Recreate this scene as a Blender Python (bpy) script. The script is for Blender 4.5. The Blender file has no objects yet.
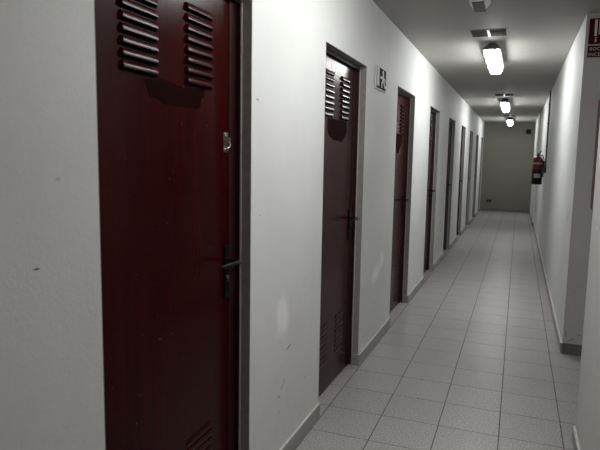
import bpy, bmesh, math, random
from mathutils import Vector, Matrix
random.seed(7)
sc = bpy.context.scene
COL = sc.collection

# ------------------------------------------------------------------ dimensions (metres)
XL = 0.052          # face of the left wall
XR = 1.485          # face of the right wall beyond the side passage
XB = 1.452          # face of the near right wall
XF = 1.455          # far stretch of the right wall, standing slightly proud
H = 2.62            # ceiling
YE = 17.9           # end wall
YB = -3.0           # wall behind the camera
YP0, YP1 = 3.31, 4.85   # side passage on the right
XS = 3.6            # end of the side passage
DOORS = [(1.20, 2.115), (3.04, 3.935), (5.02, 5.915), (6.99, 7.86), (8.95, 9.83),
         (10.95, 11.82), (12.90, 13.78), (14.88, 15.74), (16.86, 17.70)]
DTOP = 2.155

# ------------------------------------------------------------------ node helpers
class NT:
    def __init__(s, name):
        s.m = bpy.data.materials.new(name); s.m.use_nodes = True
        s.t = s.m.node_tree; s.n = s.t.nodes; s.l = s.t.links
        s.b = s.n['Principled BSDF']
        s.pos = s.n.new('ShaderNodeNewGeometry').outputs['Position']
        s.sep = None
    def link(s, a, b): s.l.new(a, b)
    def math(s, op, a, b=None, c=None, clamp=False):
        n = s.n.new('ShaderNodeMath'); n.operation = op; n.use_clamp = clamp
        for i, v in enumerate((a, b, c)):
            if v is None: continue
            if isinstance(v, (int, float)): n.inputs[i].default_value = v
            else: s.link(v, n.inputs[i])
        return n.outputs[0]
    def xyz(s):
        if s.sep is None:
            n = s.n.new('ShaderNodeSeparateXYZ'); s.link(s.pos, n.inputs[0]); s.sep = n.outputs
        return s.sep
    def noise(s, scale, detail=3, rough=.5, vec=None, stretch=None):
        n = s.n.new('ShaderNodeTexNoise'); n.inputs['Scale'].default_value = scale
        n.inputs['Detail'].default_value = detail; n.inputs['Roughness'].default_value = rough
        v = vec or s.pos
        if stretch:
            mp = s.n.new('ShaderNodeMapping'); mp.inputs['Scale'].default_value = stretch
            s.link(v, mp.inputs[0]); v = mp.outputs[0]
        s.link(v, n.inputs['Vector']); return n.outputs['Fac']
    def ramp(s, fac, stops):
        n = s.n.new('ShaderNodeValToRGB'); e = n.color_ramp.elements
        while len(e) < len(stops): e.new(.5)
        for i, (p, c) in enumerate(stops):
            e[i].position = p; e[i].color = (c, c, c, 1) if isinstance(c, (int, float)) else (*c, 1)
        s.link(fac, n.inputs[0]); return n.outputs[0]
    def mix(s, fac, a, b, mode='MIX'):
        n = s.n.new('ShaderNodeMix'); n.data_type = 'RGBA'; n.blend_type = mode
        for sock, v in ((n.inputs['Factor'], fac), (n.inputs[6], a), (n.inputs[7], b)):
            if isinstance(v, (int, float)): sock.default_value = v
            elif isinstance(v, tuple): sock.default_value = (*v, 1)
            else: s.link(v, sock)
        return n.outputs[2]
    def bump(s, h, strength, dist=.01):
        n = s.n.new('ShaderNodeBump'); n.inputs['Strength'].default_value = strength
        n.inputs['Distance'].default_value = dist; s.link(h, n.inputs['Height'])
        s.link(n.outputs[0], s.b.inputs['Normal'])
    def set(s, **k):
        names = dict(color='Base Color', rough='Roughness', metal='Metallic', spec='Specular IOR Level',
                     ecol='Emission Color', estr='Emission Strength', coat='Coat Weight')
        for a, v in k.items():
            i = s.b.inputs[names[a]]
            if isinstance(v, tuple): i.default_value = (*v, 1)
            elif isinstance(v, (int, float)): i.default_value = v
            else: s.link(v, i)
        return s

def paint(name, c, rough=.5, var=.12, scale=18, metal=0, bump=.05, spec=.5):
    t = NT(name); f = t.noise(scale, 4)
    col = t.mix(t.ramp(f, [(.3, 0.), (.7, 1.)]), tuple(x * (1 - var) for x in c), tuple(min(1, x * (1 + var)) for x in c))
    t.set(color=col, rough=rough, metal=metal, spec=spec)
    if bump: t.bump(f, bump, .004)
    return t.m

def marks(t, base, A, B, lst):
    """lst: (a, b, ra, rb, angle deg, colour, strength): smudges on the plaster in the wall's own plane"""
    wob = t.noise(45, 4, .7)
    for (a, b, ra, rb, ang, c, st) in lst:
        da = t.math('SUBTRACT', A, a); db = t.math('SUBTRACT', B, b)
        ca, sa = math.cos(math.radians(ang)), math.sin(math.radians(ang))
        u = t.math('DIVIDE', t.math('ADD', t.math('MULTIPLY', da, ca), t.math('MULTIPLY', db, sa)), ra)
        v = t.math('DIVIDE', t.math('SUBTRACT', t.math('MULTIPLY', db, ca), t.math('MULTIPLY', da, sa)), rb)
        d = t.math('SQRT', t.math('ADD', t.math('MULTIPLY', u, u), t.math('MULTIPLY', v, v)))
        d = t.math('ADD', d, t.math('MULTIPLY', t.math('SUBTRACT', wob, .5), 1.6))
        m = t.math('MULTIPLY', t.math('SUBTRACT', 1.25, d, clamp=True), st * 1.6, clamp=True)
        base = t.mix(m, base, c)
    return base

def plaster(name, c, lst=(), axis='Y', bump=.35, low_dirt=True):
    t = NT(name); X = t.xyz()
    big = t.noise(1.6, 4, .6); fine = t.noise(95, 3, .6); mid = t.noise(14, 5, .65)
    col = t.mix(t.ramp(big, [(.35, 0.), (.7, 1.)]), tuple(x * .94 for x in c), tuple(x * 1.02 for x in c))
    if low_dirt:
        low = t.math('SUBTRACT', 1, t.math('DIVIDE', X[2], 1.3), clamp=True)
        sp = t.ramp(mid, [(.50, 0.), (.68, 1.)])
        col = t.mix(t.math('MULTIPLY', t.math('MULTIPLY', low, sp), .22), col, tuple(x * .72 for x in c))
        sp2 = t.ramp(t.noise(38, 2, .4), [(.73, 0.), (.76, 1.)])
        col = t.mix(t.math('MULTIPLY', sp2, t.math('MULTIPLY', low, .5)), col, (.22, .2, .18))
    col = marks(t, col, X[1] if axis == 'Y' else X[0], X[2], lst)
    t.set(color=col, rough=.62, spec=.28)
    t.bump(t.math('ADD', t.math('MULTIPLY', fine, .35), mid), bump, .004)
    return t.m

DK = (.10, .095, .09)
WALLC = (.70, .71, .695)
M = {}
M['wall_left'] = plaster('left plaster', WALLC, [
    (2.472, .755, .075, .10, 20, (.86, .86, .85), 1), (2.43, .69, .05, .03, 0, (.80, .80, .78), .5),
    (2.560, .575, .030, .004, 14, DK, .95),
    (2.475, .395, .020, .004, 35, DK, .6), (2.44, .36, .010, .006, 0, DK, .6), (2.44, .28, .010, .005, 60, DK, .5),
    (2.50, .42, .012, .004, 30, DK, .5), (2.80, .33, .006, .004, 0, DK, .6),
    (2.168, 1.755, .014, .003, 0, (.25, .07, .07), 1), (2.2, 1.27, .006, .004, 0, DK, .5),
    (4.42, .60, .16, .06, 10, (.86, .86, .85), .8), (4.62, .68, .07, .07, 0, (.86, .86, .85), .7),
    (4.1, .87, .03, .05, 0, (.83, .83, .81), .4),
    (.985, 1.255, .010, .003, 0, DK, .8), (.80, 1.215, .012, .003, 30, DK, .5),
    (1.0, .55, .004, .012, 0, (.4, .2, .15), .7), (1.06, 1.46, .012, .006, 0, (.3, .3, .3), .35)])
M['wall_right'] = plaster('right plaster', WALLC, [
    (5.22, 1.13, .03, .012, 0, (.9, .9, .88), .9), (5.215, 1.085, .035, .014, 60, DK, .9), (5.20, 1.05, .03, .012, -50, DK, .9)])
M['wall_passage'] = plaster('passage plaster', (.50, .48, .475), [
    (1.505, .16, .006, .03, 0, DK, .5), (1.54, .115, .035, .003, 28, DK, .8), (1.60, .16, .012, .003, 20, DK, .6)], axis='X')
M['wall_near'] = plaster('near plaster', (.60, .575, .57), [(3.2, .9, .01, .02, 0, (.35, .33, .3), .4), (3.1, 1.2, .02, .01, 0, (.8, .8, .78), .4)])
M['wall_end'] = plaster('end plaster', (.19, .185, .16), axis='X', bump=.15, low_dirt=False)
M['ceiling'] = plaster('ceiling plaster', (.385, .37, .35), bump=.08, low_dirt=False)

def skirting(name, c, top=(.62, .60, .55)):
    t = NT(name); X = t.xyz(); f = t.noise(220, 2, .6)
    col = t.mix(t.ramp(f, [(.35, 0.), (.65, 1.)]), tuple(x * .8 for x in c), tuple(x * 1.15 for x in c))
    up = t.n.new('ShaderNodeSeparateXYZ'); g = t.n.new('ShaderNodeNewGeometry'); t.link(g.outputs['Normal'], up.inputs[0])
    j = t.math('ABSOLUTE', t.math('SUBTRACT', t.math('FRACT', t.math('DIVIDE', X[1], .33)), .5))
    col = t.mix(t.ramp(j, [(.488, 0.), (.496, 1.)]), col, tuple(x * .7 for x in c))
    dust = t.math('MULTIPLY', t.math('GREATER_THAN', up.outputs[2], .4), t.ramp(t.noise(30, 4), [(.3, .5), (.6, 1.)]))
    col = t.mix(dust, col, top)
    t.set(color=col, rough=.45); return t.m
M['skirt'] = skirting('grey tile skirting', (.30, .295, .28), (.66, .64, .60))
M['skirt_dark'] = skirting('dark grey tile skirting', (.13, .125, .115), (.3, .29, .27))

def floor_mat():
    t = NT('grey terrazzo floor tiles'); X = t.xyz()
    TX, TY = .33, .3264
    gx = t.math('DIVIDE', t.math('SUBTRACT', X[0], .0709), TX)
    gy = t.math('DIVIDE', t.math('SUBTRACT', X[1], 3.196), TY)
    ax = t.math('ABSOLUTE', t.math('SUBTRACT', t.math('FRACT', gx), .5))
    ay = t.math('ABSOLUTE', t.math('SUBTRACT', t.math('FRACT', gy), .5))
    lx = t.ramp(ax, [(.4905, 0.), (.4945, 1.)])
    ly = t.math('MULTIPLY', t.ramp(ay, [(.4905, 0.), (.4950, 1.)]), .9)
    gr = t.math('MAXIMUM', lx, ly)
    wn = t.n.new('ShaderNodeTexWhiteNoise'); wn.noise_dimensions = '2D'
    cb = t.n.new('ShaderNodeCombineXYZ'); t.link(t.math('FLOOR', gx), cb.inputs[0]); t.link(t.math('FLOOR', gy), cb.inputs[1])
    t.link(cb.outputs[0], wn.inputs['Vector'])
    sp = t.noise(100, 4, .8); sp2 = t.noise(70, 3, .6)
    base = t.mix(t.ramp(sp, [(.36, 0.), (.64, 1.)]), (.175, .160, .156), (.60, .565, .555))
    base = t.mix(t.math('MULTIPLY', t.ramp(sp2, [(.55, 0.), (.66, 1.)]), .35), base, (.44, .42, .41))
    base = t.mix(t.math('MULTIPLY', wn.outputs['Value'], .16), base, (.25, .205, .20))
    wear = t.noise(1.3, 4, .6)
    base = t.mix(t.math('MULTIPLY', t.ramp(wear, [(.4, 0.), (.7, 1.)]), .18), base, (.20, .20, .185))
    col = t.mix(gr, base, (.045, .043, .04))
    r = t.math('ADD', t.math('ADD', .27, t.math('MULTIPLY', t.noise(9, 4), .16)), t.math('MULTIPLY', gr, .4))
    t.set(color=col, rough=r, spec=.5)
    t.bump(t.math('ADD', t.math('MULTIPLY', gr, -1.), t.math('MULTIPLY', sp, .10)), .35, .002)
    return t.m
M['floor'] = floor_mat()

def door_mat(name, c):
    t = NT(name)
    st = t.noise(1, 3, .5, stretch=(6, 26, 1.2)); f = t.noise(60, 3, .6); sc_ = t.noise(7, 3, .8, stretch=(1, 1, 1))
    col = t.mix(t.ramp(st, [(.3, 0.), (.7, 1.)]), tuple(x * .78 for x in c), tuple(x * 1.18 for x in c))
    chip = t.ramp(t.noise(75, 2, .4), [(.765, 0.), (.785, 1.)])
    col = t.mix(t.math('MULTIPLY', chip, .5), col, (.22, .12, .11))
    t.set(color=col, rough=t.math('ADD', .17, t.math('MULTIPLY', sc_, .10)), spec=.09)
    t.bump(t.math('ADD', t.math('MULTIPLY', f, .15), st), .10, .004)
    return t.m
M['door'] = door_mat('dark red gloss paint', (.025, .0009, .0013))
M['door_grey'] = door_mat('grey brown gloss paint', (.085, .075, .07))
M['frame'] = paint('very dark red frame paint', (.022, .003, .004), .4, .2)
M['frame_grey'] = paint('dark grey frame paint', (.03, .027, .026), .4, .2)
M['reveal'] = paint('grey reveal paint', (.27, .25, .235), .6, .1, 30)
M['reveal_edge'] = paint('light sealant', (.5, .48, .45), .7, .1)
M['patch'] = paint('darkest red repaint', (.009, .0002, .0004), .7, .3, 60, spec=.02)
M['black'] = paint('black plastic', (.005, .005, .005), .38, .2, spec=.18)
M['slot'] = paint('dark slot', (.003, .002, .002), .9, .1, spec=.05)
M['chrome'] = paint('worn chrome', (.55, .53, .5), .28, .2, 120, metal=1)
M['white'] = paint('white enamel', (.72, .72, .70), .4, .04)
M['tray'] = paint('grey luminaire housing', (.17, .17, .165), .5, .08)
M['vent_dark'] = paint('dark vent slats', (.055, .052, .048), .5, .15)
M['vent_frame'] = paint('grey vent frame', (.30, .30, .28), .45, .08)
M['sensor_dark'] = paint('sensor underside', (.06, .06, .055), .5, .1)
M['red'] = paint('extinguisher red', (.09, .004, .006), .3, .1)
M['redbox'] = paint('cabinet red', (.11, .004, .012), .35, .1)
M['signred'] = paint('sign dark red', (.05, .002, .003), .7, .1, spec=.15)
M['signgreen'] = paint('sign dark green', (.008, .018, .012), .8, .2, spec=.05)
M['signwhite'] = paint('sign white', (.72, .74, .70), .7, .04, spec=.1)
M['signframe'] = paint('sign grey white', (.42, .41, .39), .45, .05)
M['label'] = paint('paper label', (.42, .42, .44), .6, .1)

def diffuser(name, strength, col=(1, .985, .95)):
    t = NT(name); f = t.noise(30, 2)
    t.set(color=t.mix(f, (.82, .82, .80), (.88, .88, .86)), rough=.35, ecol=col, estr=strength)
    return t.m

# ------------------------------------------------------------------ geometry helpers
def tag(o, label=None, cat=None, group=None, kind=None):
    if label: o['label'] = label
    if cat: o['category'] = cat
    if group: o['group'] = group
    if kind: o['kind'] = kind
    return o
def empty(name, loc=(0, 0, 0), **k):
    o = bpy.data.objects.new(name, None); o.location = loc; o.empty_display_size = .1
    COL.objects.link(o); return tag(o, **k)
def obj(name, bm, mat, parent=None, origin=(0, 0, 0), smooth=False, **k):
    """bm is in world coordinates; origin is the parent's location"""
    o_ = Vector(origin)
    bmesh.ops.recalc_face_normals(bm, faces=bm.faces)
    me = bpy.data.meshes.new(name)
    if parent is None and o_.length > 0: pass
    bm.transform(Matrix.Translation(-o_)); bm.to_mesh(me); bm.free()
    for m_ in (mat if isinstance(mat, (list, tuple)) else [mat]): me.materials.append(m_)
    if smooth:
        for p in me.polygons: p.use_smooth = True
        me.set_sharp_from_angle(angle=math.radians(40))
    o = bpy.data.objects.new(name, me); COL.objects.link(o)
    if parent: o.parent = parent
    else: o.location = o_
    return tag(o, **k)
def box(bm, x0, x1, y0, y1, z0, z1, bev=0, mi=0):
    r = bmesh.ops.create_cube(bm, size=1)
    vs = r['verts']
    for v in vs:
        v.co = Vector((x0 if v.co.x < 0 else x1, y0 if v.co.y < 0 else y1, z0 if v.co.z < 0 else z1))
    if bev:
        es = list({e for v in vs for e in v.link_edges})
        g = bmesh.ops.bevel(bm, geom=es, offset=bev, segments=2, affect='EDGES')
        for f in g['faces']: f.material_index = mi
    for v in vs:
        if v.is_valid:
            for f in v.link_faces: f.material_index = mi
def cyl(bm, p0, p1, r0, r1=None, n=20, mi=0, caps=True):
    r1 = r0 if r1 is None else r1
    p0, p1 = Vector(p0), Vector(p1); d = (p1 - p0).normalized()
    a = d.orthogonal().normalized(); b = d.cross(a)
    R0 = [bm.verts.new(p0 + (a * math.cos(2 * math.pi * i / n) + b * math.sin(2 * math.pi * i / n)) * r0) for i in range(n)]
    R1 = [bm.verts.new(p1 + (a * math.cos(2 * math.pi * i / n) + b * math.sin(2 * math.pi * i / n)) * r1) for i in range(n)]
    for i in range(n):
        bm.faces.new((R0[i], R0[(i + 1) % n], R1[(i + 1) % n], R1[i])).material_index = mi
    if caps:
        bm.faces.new(R0[::-1]).material_index = mi; bm.faces.new(R1).material_index = mi
def tube(bm, pts, r, n=10):
    pts = [Vector(p) for p in pts]; rings = []
    prev = None
    for i, p in enumerate(pts):
        d = (pts[min(i + 1, len(pts) - 1)] - pts[max(i - 1, 0)]).normalized()
        a = (prev - d * prev.dot(d)).normalized() if prev else d.orthogonal().normalized()
        prev = a; b = d.cross(a)
        rr = r[i] if isinstance(r, (list, tuple)) else r
        rings.append([bm.verts.new(p + (a * math.cos(2 * math.pi * k / n) + b * math.sin(2 * math.pi * k / n)) * rr) for k in range(n)])
    for A, B in zip(rings, rings[1:]):
        for k in range(n): bm.faces.new((A[k], A[(k + 1) % n], B[(k + 1) % n], B[k]))
    bm.faces.new(rings[0][::-1]); bm.faces.new(rings[-1])
def lathe(bm, cx, cy, prof, n=28):
    rings = [[bm.verts.new((cx + r * math.cos(2 * math.pi * k / n), cy + r * math.sin(2 * math.pi * k / n), z)) for k in range(n)] for r, z in prof]
    for A, B in zip(rings, rings[1:]):
        for k in range(n): bm.faces.new((A[k], A[(k + 1) % n], B[(k + 1) % n], B[k]))
    bm.faces.new(rings[0][::-1]); bm.faces.new(rings[-1])
def prism(bm, pts, f0, f1):
    """pts 2D, f0/f1 map (u,v)->3D for the two faces"""
    A = [bm.verts.new(f0(u, v)) for u, v in pts]; B = [bm.verts.new(f1(u, v)) for u, v in pts]
    bm.faces.new(A); bm.faces.new(B[::-1])
    for i in range(len(A)): bm.faces.new((A[i], A[(i + 1) % len(A)], B[(i + 1) % len(A)], B[i]))
def BM(): return bmesh.new()

# ------------------------------------------------------------------ room shell
b = BM(); box(b, -.3, XS + .2, YB - .2, YE + .2, -.12, 0)
obj('floor', b, M['floor'], kind='structure', label='grey speckled terrazzo tile floor of the corridor with dark joints', cat='floor')
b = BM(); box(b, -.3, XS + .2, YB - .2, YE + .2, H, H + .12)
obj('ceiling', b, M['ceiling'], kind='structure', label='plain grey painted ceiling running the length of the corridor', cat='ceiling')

b = BM(); ys = [YB]
for (a, c) in DOORS: ys += [a, c]
ys.append(YE)
for i in range(0, len(ys), 2): box(b, -.25, XL, ys[i], ys[i + 1], 0, H)
for (a, c) in DOORS: box(b, -.25, XL, a, c, DTOP, H)
bmesh.ops.remove_doubles(b, verts=b.verts, dist=1e-5)
for f in [f for f in b.faces if abs(f.normal.y) > .9 and f.calc_center_median().z > DTOP]: b.faces.remove(f) if False else None
obj('wall_left', b, M['wall_left'], kind='structure', label='long white plaster wall pierced by the row of dark red doors', cat='wall')

b = BM(); box(b, XR, XS, YP1, 14.25, 0, H)
for f in b.faces:
    f.normal_update()
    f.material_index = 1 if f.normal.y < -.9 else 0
obj('wall_right', b, [M['wall_right'], M['wall_passage']], kind='structure', label='white plaster wall on the right beyond the side passage', cat='wall')
b = BM(); box(b, XF, XS, 14.25, YE, 0, H)
obj('wall_right_far', b, M['wall_right'], kind='structure', label='far stretch of the right wall standing slightly proud by the end wall', cat='wall')
b = BM(); box(b, XB, XS, YB, YP0, 0, H)
obj('wall_right_near', b, M['wall_near'], kind='structure', label='near right white wall corner at the edge of the picture', cat='wall')
b = BM(); box(b, XS, XS + .15, YB, YE, 0, H)
obj('wall_passage_end', b, M['wall_near'], kind='structure', label='wall closing the side passage on the right', cat='wall')
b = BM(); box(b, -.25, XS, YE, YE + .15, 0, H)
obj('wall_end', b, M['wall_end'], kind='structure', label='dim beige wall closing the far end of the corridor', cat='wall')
b = BM(); box(b, -.25, XS, YB - .15, YB, 0, H)
obj('wall_back', b, M['wall_near'], kind='structure', label='wall behind the viewer', cat='wall')

# skirting
BH, BT = .083, .014
b = BM(); segs = [(YB, DOORS[0][0])] + [(DOORS[i][1], DOORS[i + 1][0]) for i in range(8)] + [(DOORS[8][1], YE)]
for i, (a, c) in enumerate(segs):
    box(b, XL, XL + BT, a - (BT if i else 0), c, 0, BH, bev=.002)
    if i: box(b, .004, XL + .001, a - BT, a, 0, BH, bev=.002)
obj('baseboard_left', b, M['skirt'], kind='structure', label='low grey tile skirting along the left wall between the doors', cat='skirting')
b = BM(); box(b, XR - BT, XR, YP1, 14.25, 0, BH, bev=.002)
obj('baseboard_right', b, M['skirt'], kind='structure', label='grey tile skirting along the right wall', cat='skirting')
b = BM(); box(b, XF - BT, XF, 14.25, YE - BT, 0, BH, bev=.002); box(b, XF, XR, 14.25 - BT, 14.25, 0, BH, bev=.002)
obj('baseboard_right_far', b, M['skirt_dark'], kind='structure', label='skirting on the far right stretch of wall', cat='skirting')
b = BM(); box(b, XR + .0, XS, YP1 - BT, YP1, 0, BH + .005, bev=.002)
obj('baseboard_passage', b, M['skirt_dark'], kind='structure', label='dark grey skirting under the fire hose cabinet wall', cat='skirting')
b = BM(); box(b, XB - BT, XB, YB, YP0, 0, BH, bev=.002); box(b, XB, XS, YP0, YP0 + BT, 0, BH, bev=.002)
obj('baseboard_right_near', b, M['skirt'], kind='structure', label='skirting with pale top at the near right wall corner', cat='skirting')
b = BM(); box(b, XL + BT, XF - BT, YE - BT, YE, 0, BH + .01, bev=.002)
obj('baseboard_end', b, M['skirt_dark'], kind='structure', label='dark skirting under the end wall', cat='skirting')

# ------------------------------------------------------------------ doors
XD = -.020           # leaf face
def louvres(b, y0, y1, z0, n, pitch, dd=.0135):
    """pressed louvres: flush at the top, standing out at the bottom lip, rounded ends"""
    d, h = dd, pitch * .66; N = 16
    for k in range(n):
        zb = z0 + k * pitch; rows = []
        for i in range(N + 1):
            s = i / N; y = y0 + (y1 - y0) * s
            e = min(s, 1 - s) * (y1 - y0) / .018
            q = math.sqrt(max(0, 1 - (1 - min(1, e)) ** 2))
            hh = h * (.35 + .65 * q)
            prof = [(0, hh), (.45 * d, .88 * hh), (.74 * d, .70 * hh), (.90 * d, .42 * hh), (.985 * d, .14 * hh), (d, .04 * hh), (.92 * d, -.02 * hh), (.15 * d, .0)]
            rows.append([b.verts.new((XD + .0006 + x * q, y, zb + z)) for x, z in prof])
        for A, B in zip(rows, rows[1:]):
            for j in range(len(A) - 1): b.faces.new((A[j], B[j], B[j + 1], A[j + 1]))
        # dark slot under the lip
        f = b.faces.new([b.verts.new((XD + .0008, y, z)) for y, z in ((y0 + .004, zb - pitch * .20), (y1 - .004, zb - pitch * .20), (y1 - .004, zb + .003), (y0 + .004, zb + .003))])
        f.material_index = 1

WORDS = ['nearest dark red louvred steel door with chrome latch above its black lever',
         'second dark red louvred door, just before the exit sign',
         'third dark red louvred door, just beyond the exit sign',
         'fourth dark red door along the left wall, level with the first hanging lamp beyond',
         'fifth door along the left wall, narrow dark sliver with grey leaf',
         'sixth door along the left wall, dark red leaf between two grey ones',
         'seventh door along the left wall, grey leaf',
         'eighth door along the left wall, second from the end wall',
         'last door on the left, tight against the end wall']
for di, (y0, y1) in enumerate(DOORS):
    grey = di in (4, 6)
    MD, MF = (M['door_grey'], M['frame_grey']) if grey else (M['door'], M['frame'])
    og = (XD, (y0 + y1) / 2, 0)
    root = empty('door_%d' % (di + 1), og, kind='structure', label=WORDS[di], cat='door')
    # grey outer lining of the opening
    b = BM(); rx = .006
    box(b, rx, XL - .0005, y1 - .004, y1 + .0, BH, DTOP - .004)
    box(b, rx, XL - .0005, y0, y0 + .004, 0, DTOP - .004)
    box(b, rx, XL - .0005, y0, y1, DTOP - .004, DTOP + .0)
    obj('opening_lining', b, M['reveal'], root, og)
    # steel frame
    b = BM(); fw = .03
    box(b, -.11, rx, y0 - .0, y0 + fw - .012, 0, DTOP, bev=.003)
    box(b, -.11, rx, y1 - .006, y1, 0, DTOP, bev=.001)
    box(b, -.11, XD + .003, y1 - .064, y1 - .004, 0, DTOP - .028, bev=.003)
    box(b, -.11, rx, y0, y1, DTOP - .028, DTOP, bev=.003)
    obj('frame', b, MF, root, og)
    b = BM()
    box(b, rx - .002, rx + .004, y1 - .009, y1 - .004, BH, DTOP - .004)
    obj('sealant_line', b, M['reveal_edge'], root, og)
    ly0, ly1, lt = y0 + .022, y1 - .066, DTOP - .033
    b = BM(); box(b, XD - .04, XD, ly0, ly1, .008, lt, bev=.002)
    leaf = obj('door_leaf', b, MD, root, og)
    for (ca, cb_) in ((.178, .375), (.527, .722)):
        b = BM(); louvres(b, y0 + ca, y0 + cb_, 1.772, 8, .0355)
        obj('louver_vent', b, [MD, M['slot']], leaf, og, smooth=True)
        b = BM(); louvres(b, y0 + ca, y0 + cb_, .205, 8, .034, .0035)
        obj('louver_vent', b, [MD, MF], leaf, og, smooth=True)
    leaf_children = [o for o in COL.objects if o.parent == leaf]
    for o in leaf_children: o.matrix_parent_inverse = Matrix()
    # repainted sticker patch
    if di < 4:
        pa = {0: [(.325, 1.757), (.45, 1.768), (.53, 1.757), (.69, 1.772), (.688, 1.74), (.665, 1.728), (.660, 1.700), (.64, 1.692), (.52, 1.692), (.43, 1.690), (.40, 1.705), (.355, 1.712), (.345, 1.738)],
              1: [(.30, 1.765), (.70, 1.765), (.71, 1.69), (.66, 1.655), (.60, 1.63), (.42, 1.635), (.33, 1.66), (.30, 1.70)],
              2: [(.30, 1.765), (.66, 1.765), (.68, 1.69), (.60, 1.64), (.52, 1.58), (.46, 1.575), (.40, 1.63), (.32, 1.66)],
              3: [(.32, 1.765), (.66, 1.765), (.65, 1.69), (.56, 1.66), (.42, 1.66)]}[di]
        b = BM(); prism(b, pa, lambda u, v: (XD + .0004, y0 + u - .028, v - .004), lambda u, v: (XD + .0014, y0 + u - .028, v - .004))
        obj('repainted_patch', b, M['patch'], leaf, og, label='darker freshly painted patch')
    # lever handle on the far side
    yh = y0 + (y1 - y0) - .088
    b = BM(); box(b, XD, XD + .009, yh - .019, yh + .019, .94, 1.163, bev=.004)
    plate = obj('handle_plate', b, M['black'], leaf, og, label='black handle plate')
    b = BM(); zl = 1.10
    tube(b, [(XD + .006, yh, zl), (XD + .03, yh, zl), (XD + .062, yh - .002, zl), (XD + .074, yh - .014, zl),
             (XD + .075, yh - .04, zl + .001), (XD + .072, yh - .09, zl + .001), (XD + .064, yh - .125, zl - .002), (XD + .056, yh - .137, zl - .004)],
         [.010, .009, .009, .009, .0085, .008, .0075, .005], 12)
    obj('door_lever', b, M['black'], leaf, og, smooth=True, label='black lever')
    b = BM(); cyl(b, (XD + .008, yh, 1.03), (XD + .014, yh, 1.03), .0085, n=16); box(b, XD + .013, XD + .0155, yh - .0015, yh + .0015, 1.012, 1.034)
    obj('lock_cylinder', b, M['chrome'] if di == 0 else M['black'], leaf, og, smooth=True)
    for zz in (.35, 1.1, 1.85):
        b = BM(); cyl(b, (XD + .006, y0 + .021, zz - .05), (XD + .006, y0 + .021, zz + .05), .006, n=12)
        obj('hinge', b, MF, root, og, smooth=True)
    if di == 0:
        b = BM(); yl = yh + .0
        box(b, XD, XD + .004, yl - .020, yl + .016, 1.535, 1.615, bev=.0015)
        box(b, XD + .003, XD + .014, yl - .010, yl + .022, 1.578, 1.594, bev=.002)
        cyl(b, (XD + .004, yl - .004, 1.606), (XD + .008, yl - .004, 1.606), .006, n=12)
        cyl(b, (XD + .004, yl - .008, 1.546), (XD + .008, yl - .008, 1.546), .005, n=12)
        cyl(b, (XD + .004, yl + .008, 1.546), (XD + .008, yl + .008, 1.546), .005, n=12)
        tube(b, [(XD + .010, yl + .006, 1.580), (XD + .012, yl + .014, 1.570), (XD + .012, yl + .012, 1.556), (XD + .010, yl + .0, 1.553)], .003, 8)
        obj('slide_latch', b, M['chrome'], leaf, og, smooth=True, label='small chrome slide latch')

# ------------------------------------------------------------------ ceiling lamps
def lamp(y0, y1, xc, strength, label, col=(.985, 1, .98)):
    og = (xc, (y0 + y1) / 2, H)
    root = empty('ceiling_lamp', og, label=label, cat='lamp', group='surface tube lamps on the corridor ceiling')
    def ring(b, pts): return [b.verts.new(p) for p in pts]
    # housing: narrow at the ceiling, wide at the rim, sloped ends
    b = BM(); w0, w1 = .035, .080
    zt, zr = H, H - .068
    A = ring(b, [(xc - w0, y0 + .16, zt), (xc + w0, y0 + .16, zt), (xc + w0, y1 - .16, zt), (xc - w0, y1 - .16, zt)])
    B = ring(b, [(xc - w1, y0, zr), (xc + w1, y0, zr), (xc + w1, y1, zr), (xc - w1, y1, zr)])
    C = ring(b, [(xc - w1, y0, zr - .012), (xc + w1, y0, zr - .012), (xc + w1, y1, zr - .012), (xc - w1, y1, zr - .012)])
    for P, Q in ((A, B), (B, C)):
        for i in range(4): b.faces.new((P[i], P[(i + 1) % 4], Q[(i + 1) % 4], Q[i]))
    b.faces.new(A); b.faces.new(C[::-1])
    obj('housing', b, M['tray'], root, og)
    # diffuser trough with rounded corners and rounded ends
    b = BM(); zd = zr - .012; dep = .068; hw = .065
    prof = [(-1, 0), (-1, .35), (-.93, .68), (-.72, .92), (-.35, 1), (.35, 1), (.72, .92), (.93, .68), (1, .35), (1, 0)]
    rows = []
    for (t, k) in ((0, .86), (.035, .93), (.09, 1), ((y1 - y0) / 2, 1), (y1 - y0 - .09, 1), (y1 - y0 - .035, .93), (y1 - y0, .86)):
        kz = {.86: .45, .93: .88, 1: 1}[k]
        rows.append([b.verts.new((xc + u * hw * k, y0 + .004 + t * ((y1 - y0 - .008) / (y1 - y0)), zd - v * dep * kz)) for u, v in prof])
    for A, B in zip(rows, rows[1:]):
        for j in range(len(A) - 1): b.faces.new((A[j], A[j + 1], B[j + 1], B[j]))
    b.faces.new(rows[0]); b.faces.new(rows[-1][::-1])
    obj('diffuser', b, diffuser('lit diffuser', strength, col), root, og, smooth=True)
    for yy in (y0 + .3, y0 + .65, y0 + 1.0):
        for s in (-1, 1):
            b = BM(); box(b, xc + s * .0795 - .003, xc + s * .0795 + .003, yy - .012, yy + .012, zr - .035, zr + .006, bev=.001)
            obj('clip', b, M['tray'], root, og)
    for s in (-1, 1):
        b = BM(); box(b, xc + s * .036 - .007, xc + s * .036 + .007, y0 - .006, y0 + .004, zd - .026, zd + .012, bev=.001)
        obj('clip', b, M['tray'], root, og)
    return root
LS = 33.0
lamp(5.68, 6.90, .778, LS, 'nearest lit tube lamp on the ceiling, just beyond the first vent')
lamp(10.85, 12.3, .775, LS * .72, 'second lit tube lamp, on the ceiling just beyond the middle vent')
lamp(15.6, 17.05, .790, LS * .62, 'farthest lit tube lamp on the ceiling close to the end wall')
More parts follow.
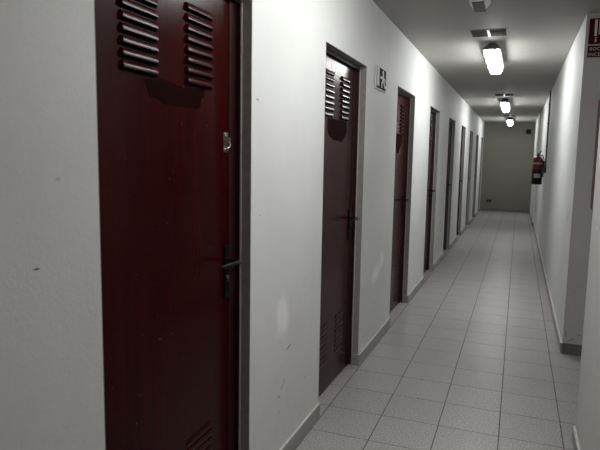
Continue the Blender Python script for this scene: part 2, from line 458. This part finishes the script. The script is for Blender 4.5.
lamp(1.78, 3.24, .790, LS * .8, 'lit tube lamp overhead, above the top of the picture')
lamp(-2.4, -.95, .790, LS * .16, 'dim warm fill lamp, added unseen behind the viewer', (1, .80, .74))  # added fill, never in view: weak pinkish light for the near walls

# ------------------------------------------------------------------ ceiling vents
def vent(x0, x1, y0, y1, label):
    og = ((x0 + x1) / 2, (y0 + y1) / 2, H)
    root = empty('ceiling_vent', og, label=label, cat='vent', group='air vents set in the corridor ceiling')
    b = BM(); w = .012; z0, z1 = H - .004, H
    box(b, x0, x1, y0, y0 + w, z0, z1, .002); box(b, x0, x1, y1 - w, y1, z0, z1, .002)
    box(b, x0, x0 + w, y0 + w, y1 - w, z0, z1); box(b, x1 - w, x1, y0 + w, y1 - w, z0, z1)
    obj('frame', b, M['vent_frame'], root, og)
    b = BM(); xm = (x0 + x1) / 2; box(b, xm - .011, xm + .011, y0 + w, y1 - w, H - .008, H, .002)
    obj('centre_bar', b, M['white'], root, og, label='white centre bar')
    b = BM(); n = 9
    for k in range(n):
        yy = y0 + w + (y1 - y0 - 2 * w) * (k + .5) / n
        for (a, c) in ((x0 + w, xm - .011), (xm + .011, x1 - w)):
            vs = [b.verts.new(p) for p in ((a, yy - .012, H - .002), (c, yy - .012, H - .002), (c, yy + .006, H - .007), (a, yy + .006, H - .007))]
            b.faces.new(vs)
    obj('slats', b, M['vent_dark'], root, og)
    b = BM(); box(b, x0 + w, x1 - w, y0 + w, y1 - w, H - .0016, H - .0004)
    obj('duct_opening', b, M['slot'], root, og)
vent(.612, .922, 5.18, 5.48, 'largest looking dark slatted ceiling vent, in front of the nearest lamp')
vent(.622, .932, 10.15, 10.50, 'dark slatted ceiling vent in front of the second lamp')
vent(.630, .940, 14.95, 15.30, 'farthest ceiling vent, in front of the last lamp')

# ------------------------------------------------------------------ ceiling sensors
def sensor(xc, yc, w, l, label):
    og = (xc, yc, H)
    root = empty('ceiling_sensor', og, label=label, cat='sensor')
    b = BM(); d = .045
    pr = [(1, 1, 0), (1, 1, .2), (.58, .96, 1)]
    rings = []
    for (kx, ky, kz) in pr:
        pts = []
        for (sx, sy) in ((-1, -.6), (-.6, -1), (.6, -1), (1, -.6), (1, .6), (.6, 1), (-.6, 1), (-1, .6)):
            pts.append(b.verts.new((xc + sx * w / 2 * kx, yc + sy * l / 2 * ky, H - d * kz)))
        rings.append(pts)
    for A, B in zip(rings, rings[1:]):
        for i in range(8): b.faces.new((A[i], A[(i + 1) % 8], B[(i + 1) % 8], B[i]))
    b.faces.new(rings[0]); b.faces.new(rings[-1][::-1])
    obj('housing', b, M['white'], root, og)
    b = BM(); box(b, xc - w * .285, xc + w * .285, yc - l * .475, yc + l * .475, H - d - .006, H - d + .001, bev=.002)
    obj('lens_plate', b, M['sensor_dark'], root, og, label='dark underside plate')
sensor(.757, 4.24, .140, .28, 'small white ceiling sensor with dark underside at the top edge of the picture')
sensor(.785, 9.62, .12, .17, 'small ceiling sensor just before the middle vent')

# ------------------------------------------------------------------ exit sign (left wall)
def exit_sign():
    y0, y1, z0, z1 = 4.175, 4.515, 2.035, 2.205
    og = (XL, (y0 + y1) / 2, z0)
    root = empty('exit_sign', og, label='small exit sign with white running figure on the left wall between two doors', cat='sign')
    b = BM(); box(b, XL, XL + .012, y0, y1, z0, z1, bev=.001)
    obj('sign_plate', b, M['signwhite'], root, og)
    W, Hh = y1 - y0, z1 - z0
    f0 = lambda u, v: (XL + .012, y0 + u * W, z0 + v * Hh)
    def layer(name, polys, mat, d):
        b = BM()
        for p in polys:
            prism(b, p, lambda u, v: (XL + .0122, y0 + u * W, z0 + v * Hh), lambda u, v: (XL + .0122 + d, y0 + u * W, z0 + v * Hh))
        obj(name, b, mat, root, og)
    layer('green_field', [[(.03, .05), (.93, .05), (.93, .95), (.03, .95)]], M['signgreen'], .0008)
    fig = [[(.05, .14), (.27, .14), (.27, .94), (.05, .94)],                    # open doorway
           [(.36, .50), (.62, .50), (.62, .60), (.36, .60)],                    # reaching arm
           [(.56, .44), (.72, .44), (.70, .74), (.57, .70)],                    # torso
           [(.56, .74), (.63, .70), (.70, .77), (.69, .88), (.62, .91), (.56, .86)],   # head
           [(.68, .60), (.84, .56), (.86, .42), (.80, .40), (.78, .48), (.68, .50)],   # rear arm
           [(.62, .44), (.72, .46), (.84, .26), (.93, .24), (.92, .15), (.79, .17)],   # trailing leg
           [(.56, .46), (.66, .44), (.56, .28), (.56, .12), (.49, .12), (.48, .32)]]   # leading leg
    layer('figure', fig, M['signwhite'], .0016)
exit_sign()

# ------------------------------------------------------------------ text helper
def text_mesh(s, size, mat, parent, og, mtx, name):
    cu = bpy.data.curves.new(name, 'FONT'); cu.body = s; cu.size = size; cu.extrude = .0004
    cu.space_character = 1.08; cu.offset = size * .012
    to = bpy.data.objects.new(name, cu); COL.objects.link(to)
    dg = bpy.context.evaluated_depsgraph_get()
    me = bpy.data.meshes.new_from_object(to.evaluated_get(dg))
    bpy.data.objects.remove(to); me.materials.clear(); me.materials.append(mat)
    me.transform(Matrix.Translation(-Vector(og)) @ mtx)
    o = bpy.data.objects.new(name, me); COL.objects.link(o); o.parent = parent
    return o

# ------------------------------------------------------------------ fire hose sign and cabinet (wall facing the camera in the side passage)
def hose_sign():
    x0, x1 = 1.500, 1.715; yf = YP1
    og = (x0, yf, 2.29)
    root = empty('fire_hose_sign', og, label='dark red fire hose sign reading BOCA DE INCENDIO high on the passage wall', cat='sign')
    b = BM(); box(b, x0, x1, yf - .006, yf, 2.288, 2.592, bev=.001)
    obj('sign_plate', b, M['signframe'], root, og)
    b = BM(); box(b, x0 + .007, x1 - .007, yf - .0075, yf - .006, 2.392, 2.578)
    obj('picture_panel', b, M['signred'], root, og)
    b = BM(); box(b, x0 + .007, x1 - .007, yf - .0075, yf - .006, 2.298, 2.382)
    obj('text_panel', b, M['signred'], root, og)
    b = BM()
    F = lambda y: (lambda u, v: (x0 + u, y, 2.39 + v))
    def pz(p): prism(b, p, F(yf - .0075), F(yf - .009))
    pz([(.044, .062), (.060, .062), (.060, .178), (.044, .178)])
    pz([(.050, .018), (.060, .018), (.058, .040), (.052, .040)])
    for k in range(3): pz([(.049, .022 + k * .012), (.061, .022 + k * .012), (.060, .028 + k * .012), (.050, .028 + k * .012)])
    for x in (.072, .082, .092): pz([(x, .070), (x + .005, .070), (x + .005, .178), (x, .178)])
    n = 24
    for (ra, rb) in ((.052, .044), (.034, .026), (.016, .004)):
        for i in range(n):
            a0, a1 = 2 * math.pi * i / n, 2 * math.pi * (i + 1) / n
            c = (.150, .10)
            pz([(c[0] + ra * math.cos(a0), c[1] + ra * math.sin(a0)), (c[0] + ra * math.cos(a1), c[1] + ra * math.sin(a1)),
                (c[0] + rb * math.cos(a1), c[1] + rb * math.sin(a1)), (c[0] + rb * math.cos(a0), c[1] + rb * math.sin(a0))])
    obj('hose_pictogram', b, M['signwhite'], root, og, label='white hose reel pictogram')
    rot = Matrix.Rotation(math.pi / 2, 4, 'X')
    text_mesh('BOCA DE', .034, M['signframe'], root, og, Matrix.Translation((x0 + .018, yf - .0085, 2.347)) @ rot, 'lettering')
    text_mesh('INCENDIO', .034, M['signframe'], root, og, Matrix.Translation((x0 + .013, yf - .0085, 2.307)) @ rot, 'lettering')
hose_sign()

def hose_cabinet():
    x0, x1, z0, z1, d = 1.606, 2.23, 1.17, 1.985, .19
    yf = YP1; og = ((x0 + x1) / 2, yf, z0)
    root = empty('fire_hose_cabinet', og, label='dark red fire hose cabinet on the passage wall, mostly hidden by the near right corner', cat='cabinet')
    b = BM(); box(b, x0, x1, yf - d, yf, z0, z1, bev=.004)
    obj('cabinet_body', b, M['redbox'], root, og)
    b = BM(); w = .06; yd = yf - d
    for a in ((x0 + .004, x1 - .004, z0 + .004, z0 + w), (x0 + .004, x1 - .004, z1 - w, z1 - .004), (x0 + .004, x0 + w, z0 + w, z1 - w), (x1 - w, x1 - .004, z0 + w, z1 - w)):
        box(b, a[0], a[1], yd - .014, yd, a[2], a[3], bev=.001)
    dr = obj('cabinet_door', b, M['redbox'], root, og)
    b = BM(); box(b, x0 + w, x1 - w, yd - .007, yd - .002, z0 + w, z1 - w)
    gm = NT('cabinet glass'); gm.set(color=(.05, .05, .055), rough=.08)
    obj('glass_pane', b, gm.m, dr, og)
    b = BM(); cyl(b, (x1 - .03, yd - .014, 1.57), (x1 - .03, yd - .03, 1.57), .012, n=16)
    obj('latch', b, M['black'], dr, og, smooth=True)
hose_cabinet()

# ------------------------------------------------------------------ extinguisher
def extinguisher():
    cx, cy = 1.378, 10.6; z0 = 1.125; r = .082
    og = (cx, cy, z0)
    root = empty('fire_extinguisher', og, label='dark red fire extinguisher hanging on the right wall near the end of the corridor', cat='extinguisher')
    b = BM(); lathe(b, cx, cy, [(r * .93, z0), (r, z0 + .012), (r, z0 + .40), (r * .96, z0 + .425), (r * .80, z0 + .455), (r * .5, z0 + .475), (.03, z0 + .482)])
    obj('cylinder', b, M['red'], root, og, smooth=True)
    b = BM(); lathe(b, cx, cy, [(r + .002, z0 - .004), (r + .003, z0 + .0), (r + .003, z0 + .245), (r + .001, z0 + .25)])
    obj('lower_sleeve', b, M['black'], root, og, smooth=True, label='black lower sleeve')
    b = BM(); lathe(b, cx, cy, [(r + .001, z0 + .345), (r + .004, z0 + .348), (r + .004, z0 + .362), (r + .001, z0 + .365)])
    obj('strap', b, M['label'], root, og, smooth=True)
    b = BM(); rr = r + .005; vs = []
    for i in range(9):
        a = math.radians(-128 + i * 9); vs.append((b.verts.new((cx + rr * math.cos(a), cy + rr * math.sin(a), z0 + .11)), b.verts.new((cx + rr * math.cos(a), cy + rr * math.sin(a), z0 + .18))))
    for p, q in zip(vs, vs[1:]): b.faces.new((p[0], q[0], q[1], p[1]))
    obj('paper_label', b, M['label'], root, og)
    b = BM(); zt = z0 + .48
    cyl(b, (cx, cy, zt - .005), (cx, cy, zt + .04), .02, n=16)
    box(b, cx - .012, cx + .012, cy - .06, cy + .03, zt + .025, zt + .040, bev=.002)
    tube(b, [(cx + .01, cy - .01, zt + .04), (cx + .03, cy - .03, zt + .07), (cx + .04, cy - .05, zt + .085)], .009, 10)
    obj('valve_head', b, M['black'], root, og, smooth=True)
    b = BM(); tube(b, [(cx + .015, cy, zt + .02), (cx + .07, cy - .03, zt + .01), (cx + .092, cy - .04, zt - .05), (cx + .093, cy - .045, zt - .2), (cx + .092, cy - .04, z0 + .12)], .008, 10)
    obj('hose', b, M['black'], root, og, smooth=True)
    b = BM(); box(b, cx + r, XR, cy - .02, cy + .02, z0 + .30, z0 + .40, bev=.002)
    obj('wall_bracket', b, M['black'], root, og)
extinguisher()

# ------------------------------------------------------------------ conduit and call point on the right wall
og = (XR, 9.86, 1.45)
root = empty('cable_conduit', og, label='thin dark vertical conduit on the right wall beside the extinguisher', cat='conduit')
b = BM(); box(b, XR - .022, XR, 9.85, 9.875, 1.44, H, bev=.002); obj('trunking', b, M['vent_dark'], root, og)
for zz in (1.75, 2.1, 2.4):
    b = BM(); box(b, XR - .027, XR, 9.842, 9.883, zz, zz + .02, bev=.002); obj('clip', b, M['black'], root, og)
og = (XR, 9.86, 1.33)
root = empty('alarm_call_point', og, label='small dark box at the foot of the conduit on the right wall', cat='alarm')
b = BM(); box(b, XR - .062, XR, 9.80, 9.92, 1.335, 1.44, bev=.004); obj('box_body', b, paint('dark maroon plastic', (.03, .006, .007), .4), root, og)
b = BM(); box(b, XR - .068, XR - .062, 9.82, 9.90, 1.355, 1.42, bev=.002); obj('press_plate', b, M['black'], root, og)
# flat notice above
b = BM(); box(b, XR - .006, XR, 10.12, 10.34, 1.95, 2.33, bev=.001)
tag(obj('wall_notice', b, M['signframe'], None, (0, 0, 0)), 'pale flat notice on the right wall above and beyond the call point', 'notice')

# ------------------------------------------------------------------ end wall fittings
og = (1.28, YE, 2.29)
root = empty('alarm_sounder', og, label='small black square box high on the end wall at its right', cat='alarm')
b = BM(); box(b, 1.215, 1.345, YE - .06, YE, 2.29, 2.42, bev=.006); obj('box_body', b, M['black'], root, og)
b = BM()
for k in range(4): box(b, 1.235, 1.325, YE - .063, YE - .06, 2.315 + k * .024, 2.325 + k * .024)
obj('grille', b, M['slot'], root, og)
og = (.31, YE, .26)
root = empty('wall_socket', og, label='dark double socket low on the end wall at its left', cat='socket')
b = BM(); box(b, .235, .375, YE - .02, YE, .26, .355, bev=.004); obj('socket_plate', b, paint('brown grey plate', (.06, .055, .05), .5), root, og)
for x in (.27, .34):
    b = BM(); cyl(b, (x, YE - .02, .307), (x, YE - .024, .307), .024, n=20); obj('outlet', b, M['black'], root, og)

# ------------------------------------------------------------------ world and camera
w = bpy.data.worlds.new('world'); sc.world = w; w.use_nodes = True
w.node_tree.nodes['Background'].inputs[0].default_value = (.5, .5, .5, 1)
w.node_tree.nodes['Background'].inputs[1].default_value = .02
F_, yaw, pitch, roll = 567.27, .3645, .1198, .0174
f = Vector((-math.sin(yaw) * math.cos(pitch), math.cos(yaw) * math.cos(pitch), -math.sin(pitch)))
r = Vector((math.cos(yaw), math.sin(yaw), 0)); u = r.cross(f)
c_, s_ = math.cos(roll), math.sin(roll); r2 = c_ * r + s_ * u; u2 = -s_ * r + c_ * u
cam = bpy.data.cameras.new('camera'); co = bpy.data.objects.new('camera', cam); COL.objects.link(co)
cam.sensor_width = 36; cam.sensor_fit = 'HORIZONTAL'; cam.lens = F_ / 600 * 36; cam.clip_start = .05
mt = Matrix((r2, u2, -f)).transposed().to_4x4(); mt.translation = (1.0773, 0, 1.5232)
co.matrix_world = mt; sc.camera = co
sc.view_settings.view_transform = 'Standard'; sc.view_settings.look = 'None'
sc.view_settings.exposure = 0.0; sc.view_settings.gamma = 1.07
sc.cycles.use_denoising = True
sc.cycles.max_bounces = 8; sc.cycles.diffuse_bounces = 5
